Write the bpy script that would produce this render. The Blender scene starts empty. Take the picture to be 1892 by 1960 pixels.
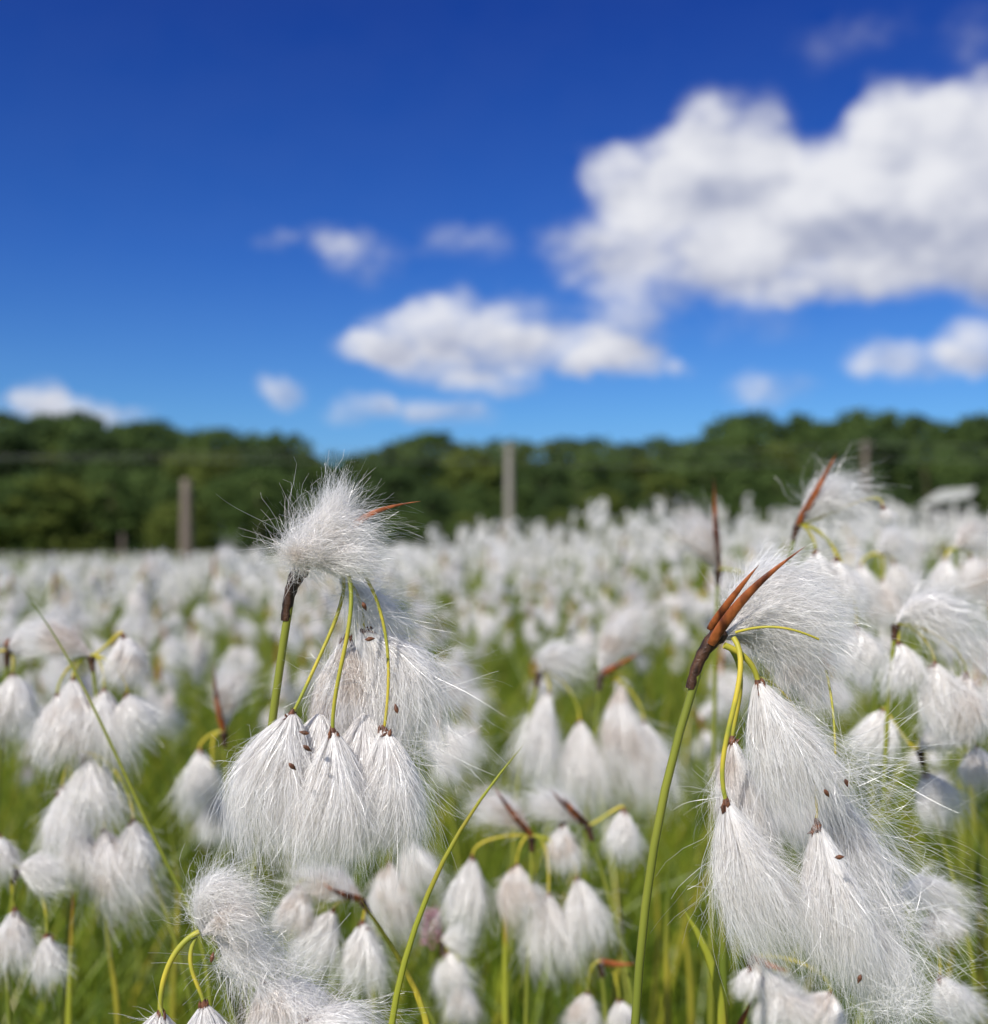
import bpy, math
import numpy as np
from mathutils import Vector
SC=bpy.context.scene
COL=SC.collection
K0=0.000488          # metres per drawing unit at one metre
CAMH=0.62
rng=np.random.default_rng(7)

# ------------------------------------------------------------------ materials
def newmat(name):
    m=bpy.data.materials.new(name); m.use_nodes=True
    nt=m.node_tree; nt.nodes.clear()
    return m,nt
def nd(nt,t,**kw):
    n=nt.nodes.new(t)
    for k,v in kw.items(): setattr(n,k,v)
    return n
def varcol(nt,c1,c2,scale,detail=2,coord='Object',stretch=None,lo=.35,hi=.65):
    tc=nd(nt,'ShaderNodeTexCoord')
    src=tc.outputs[coord]
    if stretch:
        mp=nd(nt,'ShaderNodeMapping'); mp.inputs['Scale'].default_value=stretch
        nt.links.new(src,mp.inputs[0]); src=mp.outputs[0]
    no=nd(nt,'ShaderNodeTexNoise'); no.inputs['Scale'].default_value=scale; no.inputs['Detail'].default_value=detail
    nt.links.new(src,no.inputs['Vector'])
    r=nd(nt,'ShaderNodeValToRGB'); r.color_ramp.elements[0].color=(*c1,1); r.color_ramp.elements[1].color=(*c2,1)
    r.color_ramp.elements[0].position=lo; r.color_ramp.elements[1].position=hi
    nt.links.new(no.outputs['Fac'],r.inputs[0])
    return r.outputs[0]
def thin_mat(name,c1,c2,scale,trans=.35,gloss=.04,rough=.45,**kw):
    m,nt=newmat(name)
    c=varcol(nt,c1,c2,scale,**kw)
    d=nd(nt,'ShaderNodeBsdfDiffuse'); t=nd(nt,'ShaderNodeBsdfTranslucent')
    nt.links.new(c,d.inputs[0]); nt.links.new(c,t.inputs[0])
    a=nd(nt,'ShaderNodeMixShader'); a.inputs[0].default_value=trans
    nt.links.new(d.outputs[0],a.inputs[1]); nt.links.new(t.outputs[0],a.inputs[2])
    out=a
    if gloss>0:
        g=nd(nt,'ShaderNodeBsdfGlossy'); g.inputs['Roughness'].default_value=rough
        g.inputs['Color'].default_value=(.9,.9,.9,1)
        b=nd(nt,'ShaderNodeMixShader'); b.inputs[0].default_value=gloss
        nt.links.new(a.outputs[0],b.inputs[1]); nt.links.new(g.outputs[0],b.inputs[2]); out=b
    o=nd(nt,'ShaderNodeOutputMaterial'); nt.links.new(out.outputs[0],o.inputs[0])
    return m
def solid_mat(name,c1,c2,scale,rough=.6,bump=0,**kw):
    m,nt=newmat(name)
    c=varcol(nt,c1,c2,scale,**kw)
    p=nd(nt,'ShaderNodeBsdfPrincipled'); p.inputs['Roughness'].default_value=rough
    p.inputs['Specular IOR Level'].default_value=.3
    nt.links.new(c,p.inputs['Base Color'])
    if bump:
        no=nd(nt,'ShaderNodeTexNoise'); no.inputs['Scale'].default_value=scale*2
        tc=nd(nt,'ShaderNodeTexCoord'); nt.links.new(tc.outputs['Object'],no.inputs['Vector'])
        b=nd(nt,'ShaderNodeBump'); b.inputs['Strength'].default_value=bump; b.inputs['Distance'].default_value=.001
        nt.links.new(no.outputs['Fac'],b.inputs['Height']); nt.links.new(b.outputs[0],p.inputs['Normal'])
    o=nd(nt,'ShaderNodeOutputMaterial'); nt.links.new(p.outputs[0],o.inputs[0])
    return m
SILK=thin_mat('white_silk',(.93,.905,.88),(.98,.965,.95),150,trans=.46,gloss=.09,rough=.34)
SILKT=thin_mat('greyish_silk',(.85,.785,.73),(.975,.955,.94),90,trans=.48,gloss=.08,rough=.34,lo=.40,hi=.56)
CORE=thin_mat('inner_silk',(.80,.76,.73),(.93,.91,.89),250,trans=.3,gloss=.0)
SEEDM=solid_mat('brown_seed',(.07,.03,.018),(.20,.08,.04),900,rough=.5)
SHEATH=solid_mat('dark_sheath',(.018,.010,.008),(.085,.04,.022),700,rough=.45,bump=.4,stretch=(1,1,.15))
BRACT=solid_mat('rusty_bract',(.075,.020,.010),(.34,.10,.03),260,rough=.4,bump=.3,stretch=(1,1,.35),lo=.40,hi=.58)
STALK=solid_mat('yellow_stalk',(.30,.32,.04),(.58,.46,.05),120,rough=.5)
STEM=solid_mat('green_stem',(.11,.15,.022),(.25,.26,.035),40,rough=.45,stretch=(1,1,.3))
LEAFM=thin_mat('olive_leaf',(.16,.21,.02),(.45,.38,.04),14,trans=.3,gloss=.05)
LEAFO=thin_mat('orange_leaf',(.40,.42,.04),(.50,.20,.04),26,trans=.3,gloss=.05,lo=.50,hi=.66)
GRASSM=thin_mat('grass_blade',(.036,.105,.008),(.34,.41,.034),6,trans=.45,gloss=.03,lo=.32,hi=.68,detail=5)
GRASSY=thin_mat('yellow_grass_blade',(.24,.31,.02),(.50,.42,.05),9,trans=.4,gloss=.04,detail=3)
FARSILK=thin_mat('far_silk',(.82,.80,.75),(.98,.965,.945),6,trans=.35,gloss=.0)

# ------------------------------------------------------------------ mesh builder
class MB:
    def __init__(s): s.V=[];s.F=[];s.M=[];s.n=0
    def add(s,v,f,m=0):
        v=np.asarray(v,float).reshape(-1,3); f=np.asarray(f,int).reshape(-1,4)
        s.V.append(v); s.F.append(f+s.n); s.M.append(np.full(len(f),m)); s.n+=len(v)
    def data(s,name,mats,smooth=True,origin=None):
        V=np.concatenate(s.V).astype(np.float32); F=np.concatenate(s.F).astype(np.int32); M=np.concatenate(s.M).astype(np.int32)
        if origin is not None: V=V-np.asarray(origin,np.float32)
        me=bpy.data.meshes.new(name)
        me.vertices.add(len(V)); me.vertices.foreach_set('co',V.ravel())
        me.loops.add(F.size); me.loops.foreach_set('vertex_index',F.ravel())
        me.polygons.add(len(F)); me.polygons.foreach_set('loop_start',np.arange(0,F.size,4,dtype=np.int32))
        me.polygons.foreach_set('loop_total',np.full(len(F),4,dtype=np.int32))
        for m in mats: me.materials.append(m)
        me.polygons.foreach_set('material_index',M)
        me.polygons.foreach_set('use_smooth',np.full(len(F),bool(smooth)))
        me.update(calc_edges=True)
        return me
def unit(v): 
    v=np.asarray(v,float); return v/(np.linalg.norm(v,axis=-1,keepdims=True)+1e-12)
def bez(ctrl,t):
    P=np.asarray(ctrl,float); n=len(P)-1; t=np.asarray(t,float)[...,None]
    out=0
    for i in range(n+1): out=out+math.comb(n,i)*(t**i)*((1-t)**(n-i))*P[i]
    return out
def strips(mb,P,W,roll,m=0):
    n,K,_=P.shape
    T=unit(np.gradient(P,axis=1))
    S=unit(np.cross(T,roll[:,None,:]))*W[...,None]*.5
    V=np.stack([P-S,P+S],2).reshape(-1,3)
    b=(np.arange(n)*K*2)[:,None]+(np.arange(K-1)*2)[None]
    F=np.stack([b,b+1,b+3,b+2],-1)
    mb.add(V,F,m)
def tube(mb,P,R,sides=8,m=0,flat=1.0):
    P=np.asarray(P,float); R=np.asarray(R,float); K=len(P)
    T=unit(np.gradient(P,axis=0))
    ref=np.array([0.13,1,.07]) 
    U=unit(np.cross(T,ref)); Vv=np.cross(T,U)
    a=np.linspace(0,2*np.pi,sides,endpoint=False)
    ring=P[:,None]+R[:,None,None]*(np.cos(a)[None,:,None]*U[:,None]+flat*np.sin(a)[None,:,None]*Vv[:,None])
    i=np.arange(K-1)[:,None]*sides; j=np.arange(sides)[None]; j2=(j+1)%sides
    F=np.stack([i+j,i+j2,i+sides+j2,i+sides+j],-1)
    mb.add(ring,F,m)
def prof(s,W,close=0.0):
    c=np.clip(s,0,1)
    return W*(.06+.94*(1-(1-c)**1.7)**.85)*(1-close*np.clip((s-.6)/.4,0,2)**2)
def hairs(mb,ctrl,W,n,r,K=9,width=.00011,curl=.03,fly=.06,flyamp=.35,m=0,tmin=.55,wind=(1,0,.1),inner=.5,close=.1,base=0.0,frizz=0.0,lockamp=.30):
    C=np.asarray(ctrl,float); L=np.linalg.norm(np.diff(C,axis=0),axis=1).sum()
    ax=unit(C[-1]-C[0]); u=unit(np.cross(ax,[0.02,1,.01])); v=np.cross(ax,u)
    t=np.linspace(0,1,K)[None]
    rho=r.uniform(0,1,(n,1))**inner; th=r.uniform(0,2*np.pi,(n,1))
    lock=np.floor(th/(2*np.pi)*17)
    lk=np.sin(lock*12.9898+r.uniform(0,6))
    tend=(1-(1-tmin)*r.uniform(0,1,(n,1))**1.5)*(1.06-.10*rho**2+.06*lk)
    s0=base*r.uniform(0,1,(n,1))**1.4
    s=s0+(tend-s0)*t
    A=bez(C,s)
    thl=th+lockamp*np.sin(lock*7.3+s*3.0)+ (r.normal(0,.18,(n,1)))*s
    R=prof(s,W,close)*rho*(1+.13*lk*s)
    O=R[...,None]*(np.cos(thl)[...,None]*u+.85*np.sin(thl)[...,None]*v)
    N=0
    for f,a in((1.0,1.0),(2.3,.45),(5.1,.16+frizz)):
        ph=r.uniform(0,2*np.pi,(n,1,3)); am=r.normal(0,1,(n,1,3))
        N=N+am*a*np.sin(f*np.pi*t[...,None]+ph)
        N=N-am*a*np.sin(ph)
    N=N*(curl*L)*(t[...,None]**1.2)
    P=A+O+N
    fm=(r.uniform(0,1,(n,1,1))<fly)*1.0
    D=unit(r.normal(0,1,(n,1,3))+np.array(wind)*.6)
    P=P+fm*D*(L*flyamp*r.uniform(.1,1,(n,1,1))**1.5)*(t[...,None]**1.7)
    Wd=width*r.uniform(.6,1.3,(n,1))*(1-.65*t**2)
    strips(mb,P,Wd,unit(r.normal(0,1,(n,3))),m)
def burst(mb,c,mean,spread,L,n,r,K=9,width=.0001,m=0,sag=.12,curl=.05,jit=.02):
    c=np.asarray(c,float)+r.normal(0,1,(n,1,3))*jit*L
    D=unit(unit(np.array(mean,float))*(1/spread)+r.normal(0,1,(n,3)))[:,None]
    t=np.linspace(0,1,K)[None,:,None]
    Ln=L*r.uniform(.35,1.05,(n,1,1))
    bend=r.normal(0,1,(n,1,3))*.22
    P=c+D*Ln*t+bend*Ln*t**2+np.array([0,0,-1.])*sag*Ln*t**2
    ph=r.uniform(0,6.28,(n,1,3))
    P=P+curl*Ln*(np.sin(5*t+ph)-np.sin(ph))*t
    strips(mb,P,width*r.uniform(.6,1.3,(n,1))*(1-.6*t[...,0]**2),unit(r.normal(0,1,(n,3))),m)
def core(mb,ctrl,W,m=1,f=.72,sides=14,end=.9,rr=None,K=12):
    s=np.linspace(0.01,end,K); R=prof(s,W*f); 
    R=R*np.sqrt(np.clip(1-(s/end)**7,0,1)); R[0]*=.3
    tube(mb,bez(ctrl,s),R,sides,m,.85)
def seed(mb,c,d,L,w,r):
    d=unit(d); s=np.linspace(0,1,6); R=w*np.array([.1,.7,1,.85,.45,.02])
    tube(mb,np.asarray(c)+d*(s[:,None]-.3)*L,R,5,0)

def link(o): COL.objects.link(o); return o
def mkobj(name,me,parent=None):
    o=bpy.data.objects.new(name,me); link(o)
    if parent is not None: o.parent=parent
    return o
def mkempty(name,loc,label,cat,group=None):
    e=bpy.data.objects.new(name,None); e.empty_display_size=.05; e.location=loc; link(e)
    e['label']=label; e['category']=cat
    if group: e['group']=group
    return e

# ------------------------------------------------------------------ terrain
def sm(x): x=np.clip(x,0,1); return x*x*(3-2*x)
def gz(x,y):
    x=np.asarray(x,float); y=np.asarray(y,float)
    z=-.008*np.clip(y,0,45)
    z=z+.25*np.exp(-((x-1.9)/2.4)**2-((y-6)/3.0)**2)+.24*sm((x/(np.abs(y)+3)-.0)/.3)*sm((y-5)/8)
    z=z-.26*sm(-x/(np.abs(y)+3)/.35)*sm((y-3)/10)
    z=z+.035*np.sin(x*.9+1.3)*np.sin(y*.8)*sm((y-1)/3)
    z=z+.03*np.clip(y-70,0,60)
    return z
def ground():
    xs=np.linspace(-1,1,121); xs=np.sign(xs)*(np.abs(xs)**3)*700
    ys=np.concatenate([-(np.linspace(1,0,20)**3)*300, (np.linspace(0,1,110)[1:]**2.6)*900])
    X,Y=np.meshgrid(xs,ys); Z=gz(X,Y)
    mb=MB(); nx=len(xs); ny=len(ys)
    i=(np.arange(ny-1)[:,None]*nx+np.arange(nx-1)[None])
    mb.add(np.stack([X,Y,Z],-1),np.stack([i,i+1,i+nx+1,i+nx],-1))
    m=solid_mat('meadow_soil',(.045,.065,.012),(.13,.17,.025),3,rough=.9,detail=8)
    o=mkobj('ground',mb.data('ground',[m])); o['kind']='structure'; o['label']='damp green meadow ground under the cottongrass'
ground()

# ------------------------------------------------------------------ plants
GROUP='cottongrass plants in the bog meadow'
def plant(label,d,node,stem,bracts,tassels,tufts,stalks=(),bursts=(),sheath=None,seeds=(),hq=0,seedn=1,sr=8,stemm=None):
    """coordinates: drawing units (x right, y down) at the plant's own depth, 3rd value = depth offset in mm"""
    r=np.random.default_rng(seedn)
    s=d*K0
    def w(p):
        dy=p[2]*.001 if len(p)>2 else 0
        return np.array([(p[0]-946)*s, d+dy, CAMH-(p[1]-1025)*s])
    hN={0:420,1:950,2:3300}[hq]; wid={0:.00030,1:.00016,2:.000088}[hq]
    if hq==0: wid=max(wid,s*1.6)
    sp=[w(p) for p in stem]
    low=sp[-1]; bx,by=low[0]+r.normal(0,.02)+(sp[-1][0]-sp[-2][0])*.4, d+abs(r.normal(0,.02))
    base=np.array([bx,by,float(gz(bx,by))])
    e=mkempty('cottongrass_plant',base,label,'cottongrass',GROUP)
    def part(name,mb,mats,smooth=True):
        return mkobj(name,mb.data(name,mats,smooth,origin=base),e)
    pts=sp+[ (low*.45+base*.55), base]
    pts=np.array(pts); seg=np.concatenate([[0],np.cumsum(np.linalg.norm(np.diff(pts,axis=0),axis=1))])
    tt=np.linspace(0,seg[-1],40); P=np.stack([np.interp(tt,seg,pts[:,k]) for k in range(3)],1)
    for _ in range(3):
        P[1:-1]=(P[:-2]+2*P[1:-1]+P[2:])/4
    mb=MB(); tube(mb,P,np.linspace(sr*s,sr*s*1.35,40),8); part('stem',mb,[stemm or STEM])
    if sheath:
        mb=MB(); q=np.array([w(p) for p in sheath]); t=np.linspace(0,1,14)
        R_=np.interp(t,[0,.5,.9,1],[sr*1.2,sr*1.5,sr*2.2,sr*1.5])*(1+.08*np.sin(t*31))
        tube(mb,bez(q,t),s*R_,10)
        part('sheath',mb,[SHEATH])
    for bp,bw in bracts:
        mb=MB(); q=np.array([w(p) for p in bp]); t=np.linspace(0,1,16)
        tube(mb,bez(q,t),bw*s*np.array([.8,1,1.05,1.05,1,.95,.89,.82,.74,.65,.55,.45,.34,.23,.12,.02]),8,0,.35)
        part('bract',mb,[BRACT])
    nn=w(node)
    auto=[]
    for T in tassels:
        pts_,W=T[0],T[1]; opt=T[2] if len(T)>2 else {}
        q=np.array([w(p) for p in pts_])
        if len(q)==2:
            a,b=q; q=np.array([a,a*.6+b*.4+np.array([r.normal(0,.28)*W*s,0,0]),b+np.array([r.normal(.1,.4)*W*s,0,0])])
        mb=MB(); n=int(hN*opt.get('n',1))
        if opt.get('core',1): core(mb,q,W*s,1,opt.get('cf',.52 if hq==2 else .45),end=.72)
        hairs(mb,q,W*s,n,r,width=wid,curl=opt.get('curl',.034 if hq==2 else .075),fly=opt.get('fly',.10 if hq==2 else .35),flyamp=opt.get('fa',.42),tmin=opt.get('tmin',.62),K=9 if hq else 6,close=opt.get('close',.0),base=.25)
        if hq: hairs(mb,q,W*s*1.08,int(n*.4),r,width=wid,curl=.07,fly=.28,flyamp=.38,tmin=.5,inner=.2,K=9,base=.5)
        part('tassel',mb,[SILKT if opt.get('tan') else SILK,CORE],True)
        if not opt.get('noseed'):
            mb=MB(); dr=unit(q[1]-q[0])
            for k in range(9 if hq else 4):
                dd=unit(dr+r.normal(0,.5,3)); seed(mb,q[0]+dr*.0012+r.normal(0,.0006,3)*(1 if hq else .8),dd,.0034*(d/.27)**.3,.00055,r)
            tube(mb,[q[0]-dr*.0012,q[0]+dr*.0005,q[0]+dr*.0022,q[0]+dr*.004],[.0004,.0010,.0013,.0004],7)
            part('seed_scales',mb,[SEEDM])
        if opt.get('stalk',1):
            a=nn; b=q[0]; L=np.linalg.norm(b-a); side=np.sign(b[0]-a[0]) or 1
            auto.append((np.array([a,a+np.array([side*.3*L,0,.04*L]),b+np.array([side*.02*L,0,.30*L]),b]),3.0))
    for qd,W,opt in tufts:
        q=np.array([w(p) for p in qd]); mb=MB()
        if opt.get('core',1): core(mb,q,W*s,1,opt.get('cf',.42),end=.65)
        hairs(mb,q,W*s,int(hN*opt.get('n',1)),r,width=wid,curl=opt.get('curl',.085),fly=opt.get('fly',.14),flyamp=opt.get('fa',.28),tmin=.35,K=12 if hq else 7,close=.3,inner=.6,base=.25,frizz=.14)
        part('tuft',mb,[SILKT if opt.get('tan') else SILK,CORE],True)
    for c,mean,spread,L,n in bursts:
        mb=MB(); burst(mb,w(c),mean,spread,L*s,n,r,width=wid,K=10,jit=.12 if n>80 else .02)
        part('seed_hairs',mb,[SILK],True)
    for sd,rad in list(stalks):
        auto.append((np.array([w(p) for p in sd]),rad))
    for q,rad in auto:
        mb=MB(); t=np.linspace(0,1,18)
        tube(mb,bez(q,t),np.full(18,rad*s)*np.linspace(1,.8,18),7); part('tassel_stalk',mb,[STALK])
    for c in seeds:
        mb=MB(); a=r.uniform(0,6.28); seed(mb,w(c),[math.cos(a),.2,math.sin(a)],.0026,.0006,r); part('seed',mb,[SEEDM])
    return e

# ---- the three sharp plants
plant('sharp white cottongrass with three hanging tassels and a windblown tuft',.27,(600,1085),
  [(560,1120),(547,1190),(532,1280),(518,1400),(500,1560),(484,1700),(455,1960)],
  [([(640,1050,2),(670,1000,3),(710,972,-4),(808,961,-6)],8)],
  [([(565,1360,-4),(548,1410,-4),(515,1490,-4),(540,1620,-4)],88,dict(stalk=0,fly=.10)),
   ([(645,1388,-7),(655,1460,-8),(650,1540,-8),(642,1628,-7)],80,dict(stalk=0)),
   ([(738,1392,-3),(755,1450,-4),(742,1550,-4),(732,1612,-3)],80,dict(stalk=0,fly=.14)),
   ([(610,1370,2),(600,1430,2),(590,1530,0),(592,1630,0)],88,dict(stalk=0,n=1,noseed=1)),
   ([(695,1370,3),(700,1430,2),(695,1530,0),(690,1622,0)],88,dict(stalk=0,n=1,noseed=1)),
   ([(690,1215,8),(750,1250,8),(780,1330,8),(775,1430,7)],84,dict(stalk=0,curl=.07,fly=.35,fa=.55,cf=.3)),
   ([(655,1225,9),(650,1290,9),(640,1350,9),(670,1440,9)],66,dict(stalk=0,curl=.05,fly=.2,tan=1,cf=.4)),
   ([(640,1110,10),(690,1150,10),(740,1200,10),(790,1260,10)],50,dict(stalk=0,curl=.14,fly=.5,fa=.6,core=0,n=.18,noseed=1))],
  [([(590,1092),(575,1030),(645,980),(712,1018)],36,dict(n=.7)),
   ([(595,1085,2),(612,1020,2),(640,975,0),(652,925,0)],27,dict(n=.4)),
   ([(600,1080,-2),(650,1080,-4),(688,1065,-4),(726,1082,-3)],34,dict(n=.5)),
   ([(585,1085,-3),(562,1062,-5),(585,1045,-6),(630,1028,-5)],28,dict(n=.5,curl=.2,tan=1))],
  stalks=[([(640,1070,3),(700,1055,0),(752,1180,-2),(755,1270,-3),(738,1392,-3)],3.6),
          ([(635,1078,0),(690,1060,-4),(700,1190,-8),(645,1270,-8),(645,1388,-7)],4.5),
          ([(640,1080,4),(690,1130,4),(610,1240,0),(590,1320,-3),(566,1360,-4)],4),
          ([(640,1080,5),(670,1120,6),(690,1150,8),(690,1215,8)],3)],
  bursts=[((590,1050,0),(-1,0,.15),.35,165,22),((700,1170,5),(.5,0,.35),1.5,130,150),((790,1330,4),(1,0,-.2),.7,180,130),((770,1440,3),(1,0,-.3),.6,140,100),((660,1130,4),(.2,0,-.3),2,100,90),((640,1300,2),(-.5,0,.6),1.5,110,90)],
  sheath=[(547,1188),(552,1140),(560,1105),(585,1082)],
  seeds=[(700,1155,-4),(768,1345,-12),(610,1378,-18),(586,1432,-20),(612,1400,-20),(712,1218,-8)],hq=2,seedn=11)

plant('sharp white cottongrass with rusty bracts and long drooping tassels',.27,(1388,1222),
  [(1335,1290),(1322,1320),(1285,1430),(1250,1600),(1230,1760),(1212,1960)],
  [([(1358,1232,-2),(1392,1150,-9),(1430,1105,-12),(1517,1044,-12)],9.8),([(1358,1205,0),(1384,1150,-6),(1415,1105,-8),(1439,1079,-8)],7.2)],
  [([(1445,1300,-3),(1465,1380,-4),(1515,1440,-3),(1562,1570,-1)],80,dict(stalk=0,fly=.08)),
   ([(1416,1425,8),(1410,1480,8),(1430,1560,8),(1475,1650,8)],50,dict(stalk=0,tan=1)),
   ([(1377,1517,-8),(1388,1600,-9),(1430,1680,-8),(1492,1795,-7)],74,dict(stalk=0,fly=.08)),
   ([(1550,1563,-6),(1562,1650,-8),(1582,1750,-7),(1605,1855,-6)],68,dict(stalk=0,fly=.08)),
   ([(1600,1500,8),(1630,1600,8),(1680,1720,8),(1720,1850,8)],66,dict(stalk=0,fly=.5,fa=.55,curl=.09,n=.42,core=0,noseed=1)),
   ([(1640,1760,2),(1670,1800,2),(1690,1860,2),(1720,1960,2)],66,dict(stalk=0,fly=.5,fa=.55,curl=.09,n=.38,core=0,noseed=1))],
  [([(1385,1215,4),(1430,1135,5),(1500,1090,5),(1580,1150,5)],44,dict(n=.9,cf=.5,fly=.12)),
   ([(1388,1218,2),(1460,1160,1),(1550,1165,1),(1620,1245,2)],52,dict(n=.9,fly=.12)),
   ([(1395,1225,4),(1490,1205,5),(1560,1260,5),(1575,1350,5)],44,dict(n=.7,fly=.18,tan=1))],
  stalks=[([(1395,1205,-8),(1440,1185,-13),(1480,1188,-14),(1540,1215,-12)],2.6),
          ([(1398,1218,-4),(1425,1260,-9),(1385,1360,-9),(1355,1440,-8),(1376,1515,-8)],5.5),
          ([(1380,1232,-4),(1425,1250,-4),(1440,1275,-3),(1446,1302,-3)],6.5),
          ([(1400,1240,2),(1450,1300,6),(1420,1370,8),(1416,1425,8)],5),
          ([(1586,1285,2),(1596,1340,0),(1590,1400,-4),(1590,1450,-4)],2.6),
          ([(1460,1300,8),(1560,1330,10),(1570,1450,2),(1550,1563,-6)],3)],
  bursts=[((1600,1470,-6),(1,0,-.15),.55,200,170),((1680,1880,-14),(.1,0,.1),3,160,300),((1376,1512,-7),(-1,0,.1),.5,90,22),((1640,1560,2),(1,0,-.3),.8,170,130),((1700,1760,2),(1,0,.1),.9,170,170),((1660,1840,0),(.3,0,-.2),2,140,160)],
  sheath=[(1322,1318),(1335,1262),(1355,1225),(1388,1208)],
  seeds=[(1590,1475,-12),(1595,1808,-20),(1548,1490,-14),(1560,1600,-18)],hq=2,seedn=12)

plant('ragged white cottongrass with a curled tuft on bent yellow stalks',.26,(385,1785),
  [(392,1792,6),(420,1850,8),(440,1960,8),(450,2100,8)],
  [],
  [([(322,1915,-6),(318,1970,-6),(300,2030,-6),(300,2090,-6)],76,dict(stalk=0,n=.6)),
   ([(402,1905,-5),(408,1960,-5),(412,2030,-5),(420,2100,-5)],74,dict(stalk=0,n=.6)),
   ([(500,1890,3),(540,1910,3),(560,1960,3),(560,2080,3)],95,dict(stalk=0,curl=.11,fly=.4,fa=.5,tan=1,core=0,n=.6)),
   ([(580,1950,-3),(630,1930,-3),(670,1990,-3),(700,2080,-3)],85,dict(stalk=0,curl=.10,fly=.4,fa=.5,core=0,n=.5))],
  [([(388,1790),(370,1730),(430,1675),(480,1730)],36,dict(n=.8)),([(390,1785,-2),(430,1745,-3),(465,1745,-3),(495,1790,-2)],34,dict(n=.6,tan=1)),
   ([(410,1800,2),(450,1810,2),(500,1850,2),(540,1890,2)],50,dict(n=.35,curl=.14,core=0))],
  stalks=[([(388,1775,-3),(345,1790,-5),(320,1850,-6),(322,1915,-6)],6),([(382,1785,-3),(360,1830,-5),(390,1860,-5),(402,1905,-5)],4.5),
          ([(322,1905,-6),(330,1940,-7),(332,1970,-8),(328,2010,-8)],4)],
  bursts=[((470,1850,2),(.4,0,.1),2.5,130,300),((540,1890,0),(.5,0,.4),1.6,150,280),((600,1940,-3),(.8,0,.4),1.2,140,220),((330,1935,-6),(-1,0,.0),.7,90,20),((420,1850,2),(.5,0,-.3),1.5,90,120)],
  seeds=[(418,1818,-6),(560,1950,-10),(340,1930,-12)],hq=2,seedn=13)

# ---- softer plants around them
def mid(label,d,node,stem,tass,tuft=None,bract=None,sn=1,hq=1,sheath=1,W2=36):
    st=[node]+stem
    n=node; a=stem[0]
    v=np.array([n[0]-a[0],n[1]-a[1]],float); v/=np.linalg.norm(v)+1e-9
    sh=[(n[0]-v[0]*30,n[1]-v[1]*30),(n[0]-v[0]*12,n[1]-v[1]*12),n] if sheath else None
    br=[]
    if bract:
        for b in bract: br.append(([n,((n[0]+b[0])/2-4,(n[1]+b[1])/2,-8),(b[0],b[1],-8)],7*.27/d+2.5))
    tu=[]
    if tuft: tu=[([n]+list(tuft),W2,dict(n=1.2,core=1,cf=.35,fly=.3,tan=sn%2))]
    plant(label,d,n,st,br,[([a_,b_],w_,{'tan':(i+sn)%3==0}) for i,(a_,b_,w_) in enumerate(tass)],tu,sheath=sh,seedn=sn,hq=hq,sr=max(4,6*.27/d))
mid('soft white cottongrass head on a leaning green stem',.55,(1150,1292),[(1140,1400),(1120,1600),(1115,1900)],
    [((1190,1312),(1205,1520),50),((1232,1380),(1262,1545),42)],[(1170,1205),(1250,1160)],[(1222,1246)],21,W2=40)
mid('pale nodding cottongrass head with two tassels',.55,(1035,1285),[(1005,1400),(985,1520),(980,1900)],
    [((1052,1325),(1030,1510),44),((1110,1380),(1112,1560),52)],[(1040,1235),(1125,1275)],None,22)
mid('white cottongrass with four tassels under a dark bract',.45,(1018,1600),[(1020,1700),(1010,1850),(1005,1990)],
    [((905,1640),(908,1785),38),((990,1655),(995,1775),48),((1050,1712),(1085,1852),50),((1105,1680),(1142,1820),46)],[(970,1530),(905,1540)],[(945,1495)],23,1,W2=28)
mid('white cottongrass with a dark splayed bract and arching stem',.45,(1125,1580),[(1150,1660),(1190,1790),(1225,1960)],
    [((1080,1575),(1085,1665),30),((1195,1550),(1200,1640),32)],[(1070,1530),(1010,1540)],[(1050,1500),(1075,1515)],24,1,W2=26)
mid('small cottongrass head leaning on a yellow stem',.4,(692,1722),[(740,1800),(830,1945),(880,2050)],
    [((638,1742),(615,1862),42),((695,1765),(690,1892),44),((572,1695),(575,1785),36)],[(640,1680),(560,1670)],[(625,1678)],25,1)
mid('white cottongrass head with two short tassels',.5,(742,1590),[(735,1700),(720,1850),(715,1990)],
    [((775,1605),(790,1705),38),((745,1650),(765,1795),48)],[(700,1560),(660,1620)],None,26)
mid('soft bushy cottongrass head with three tassels',.42,(175,1255),[(190,1400),(240,1560),(330,1760),(380,1960)],
    [((140,1300),(135,1450),54),((245,1330),(268,1410),46),((200,1320),(200,1470),56),((235,1215),(245,1305),38),((110,1330),(120,1450),44)],[(120,1220),(50,1215)],None,27,1)
mid('heavy cottongrass head with four white tassels',.42,(160,1440),[(150,1560),(130,1750),(120,1980)],
    [((172,1455),(190,1590),70),((120,1508),(122,1645),46),((200,1590),(215,1745),58),((255,1570),(268,1690),44),((150,1590),(150,1690),46)],None,None,28,1)
mid('pale cottongrass head with a broad tassel',.45,(15,1245),[(5,1400),(-10,1600),(-20,1960)],
    [((25,1290),(32,1405),50),((-40,1290),(-40,1410),46)],[(40,1230),(110,1205)],[(40,1215)],29)
mid('low cottongrass head with yellow stalks',.4,(35,1662),[(15,1730),(10,1850),(20,1980)],
    [((28,1740),(35,1855),36),((90,1790),(90,1880),30),((0,1600),(5,1680),34)],[(70,1650),(120,1690)],None,30,1)
mid('slim cottongrass head with an upright brown bract',.5,(428,1400),[(435,1500),(450,1700),(455,1960)],
    [((382,1435),(395,1560),42),((415,1520),(422,1612),38)],[(430,1300),(460,1280)],[(418,1265)],31)
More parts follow.
